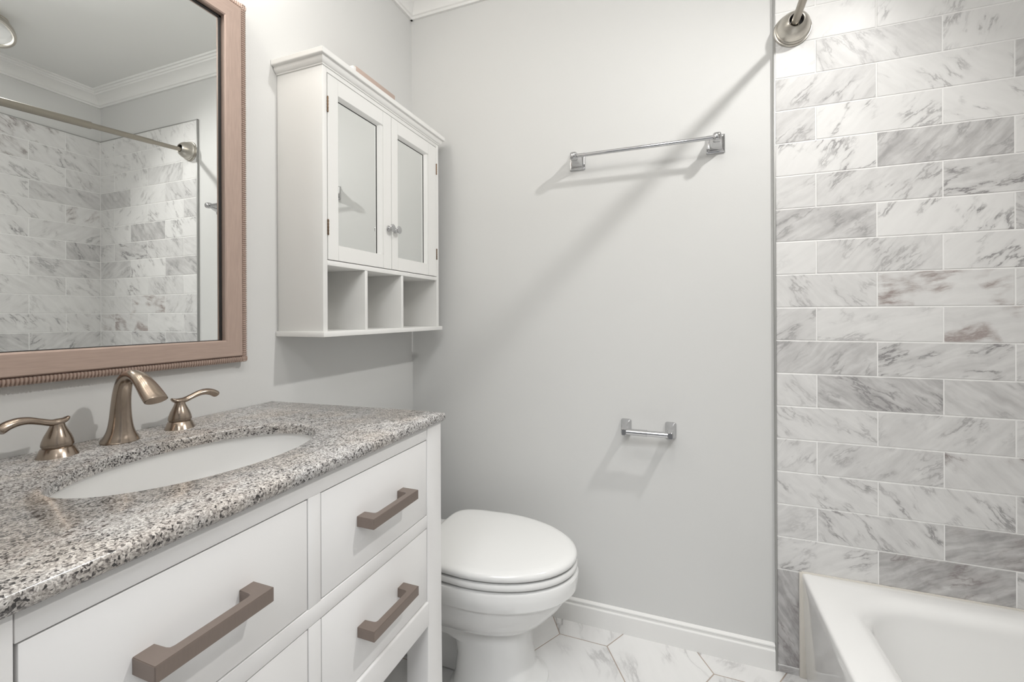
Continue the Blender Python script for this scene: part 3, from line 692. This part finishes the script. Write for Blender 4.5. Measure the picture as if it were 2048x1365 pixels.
bm = BM(); kw = dict(e_b=7, nar=.13)
loft(bm, [egg(.3845, .776, .316, xm, .186, **kw), egg(.3850, .783, .311, xm, .1905, **kw), egg(.3890, .787, .309, xm, .194, **kw), egg(.3975, .787, .309, xm, .194, **kw), egg(.4025, .784, .311, xm, .1915, **kw), egg(.4035, .774, .316, xm, .184, **kw)])
for px, py in ((.60, .155), (.60, -.155), (.745, .06), (.745, -.06)): box(bm, px-.012, px+.012, TY+py-.006, TY+py+.006, .3785, .3850, .001)
obj('seat', bm, MAT['plast'], toi, angle=50)
bm = BM(); sh = [(.4078, .773, .183), (.4083, .780, .189), (.4125, .7855, .1935), (.4200, .7860, .1940), (.4265, .7830, .1915), (.4310, .7740, .1835), (.4330, .7580, .170), (.4345, .70, .13), (.4350, .62, .07)]
loft(bm, [egg(z, xf, .307+(.786-xf)*.5, xm, w, **kw) for z, xf, w in sh])
obj('lid', bm, MAT['plast'], toi, angle=50)
for dy in (-.075, .075):
    bm = BM(); tube(bm, [(.298, TY+dy-.022, .404), (.298, TY+dy+.022, .404)], .0105, n=16); box(bm, .282, .310, TY+dy-.014, TY+dy+.014, .3785, .400, .003); obj('hinge', bm, MAT['plast'], toi)
bm = BM(); loft(bm, [[(x, y, z) for x, y, _ in rrect(.035-d*.2, .203-d, TY-.183+d, TY+.183-d, .03, 0)] for z, d in ((.372, .02), (.395, .01), (.50, .004), (.66, 0), (.70, 0))])
obj('tank', bm, MAT['porc'], toi, angle=40)
bm = BM(); loft(bm, [[(x, y, z) for x, y, _ in rrect(.022, .212-d, TY-.192+d, TY+.192-d, .032, 0)] for z, d in ((.700, .006), (.705, .0), (.725, 0), (.732, .004), (.735, .012))])
obj('tank_lid', bm, MAT['porc'], toi, angle=40)
bm = BM(); box(bm, .10, .30, TY-.105, TY+.105, .30, .374, .012, 3); obj('tank_shelf', bm, MAT['porc'], toi)
bm = BM(); lathe(bm, [(.010, 0), (.010, .008), (.006, .009)], (.202, TY-.14, .665), 'x', n=16); tube(bm, [(.210, TY-.14, .665), (.216, TY-.105, .660), (.216, TY-.075, .655)], [.005, .0055, .006], n=12); obj('flush_lever', bm, MAT['chrome'], toi)

# ---------------------------------------------------------------- lamps' own bodies
sl = thing('ceiling_spotlight', 'brushed nickel swivel spotlight on the ceiling over the tub, seen in the mirror', 'ceiling light', (1.805, -0.60, CZ))
bm = BM(); lathe(bm, [(.048, 0), (.050, .006), (.046, .014), (.012, .018), (.010, .030)], (1.805, -0.60, CZ), '-z', n=32); obj('canopy', bm, MAT['nickel'], sl)
ax = Vector((-0.40, -0.28, -0.87)).normalized(); hub = Vector((1.805, -0.60, CZ-0.018))
bm = BM(); lathe(bm, [(.014, 0), (.036, .006), (.060, .022), (.076, .045), (.082, .066), (.082, .074), (.074, .0765), (.068, .071), (.061, .040), (.024, .024)], hub, ax, n=40, cap1=False); obj('lamp_head', bm, MAT['nickel'], sl, angle=50)
bm = BM(); lathe(bm, [(.0665, .066), (.060, .041), (.023, .026), (0, .026)], hub, ax, n=32, cap0=False, cap1=False); obj('reflector', bm, MAT['refl'], sl)

vl = thing('vanity_light', 'brushed nickel three shade light bar on the wall above the mirror', 'wall light', (0.0, -1.09, 2.14))
bm = BM(); box(bm, 0.0, 0.022, -1.43, -0.75, 2.12, 2.20, 0.004); obj('back_plate', bm, MAT['nickel'], vl)
for y in VAN_Y:
    bm = BM(); tube(bm, [(0.02, y, 2.185), (0.09, y, 2.20), (0.15, y, 2.245), (0.15, y, 2.27)], .007, n=12); lathe(bm, [(.018, 0), (.024, .02), (.018, .04)], (0.15, y, 2.235), n=20)
    obj('arm', bm, MAT['nickel'], vl)

hl = thing('hall_fill_light', 'added square fill light on the hall ceiling outside the doorway, out of view', 'ceiling light', (1.0, -2.45, CZ))
bm = BM(); box(bm, 0.48, 1.52, -2.97, -1.93, 2.462, CZ, 0.004); obj('fill_light_body', bm, MAT['trim'], hl)  # body made up to carry the added hall fill lamp

rl = thing('room_fill_light', 'added round fill light on the bathroom ceiling, out of view', 'ceiling light', (1.0, -1.15, CZ))
bm = BM(); lathe(bm, [(.19, 0), (.195, .02), (.185, .045), (.17, .05)], (1.0, -1.15, CZ), '-z', n=40); obj('fill_light_body', bm, MAT['nickel'], rl)  # body made up to carry the added bathroom fill lamp
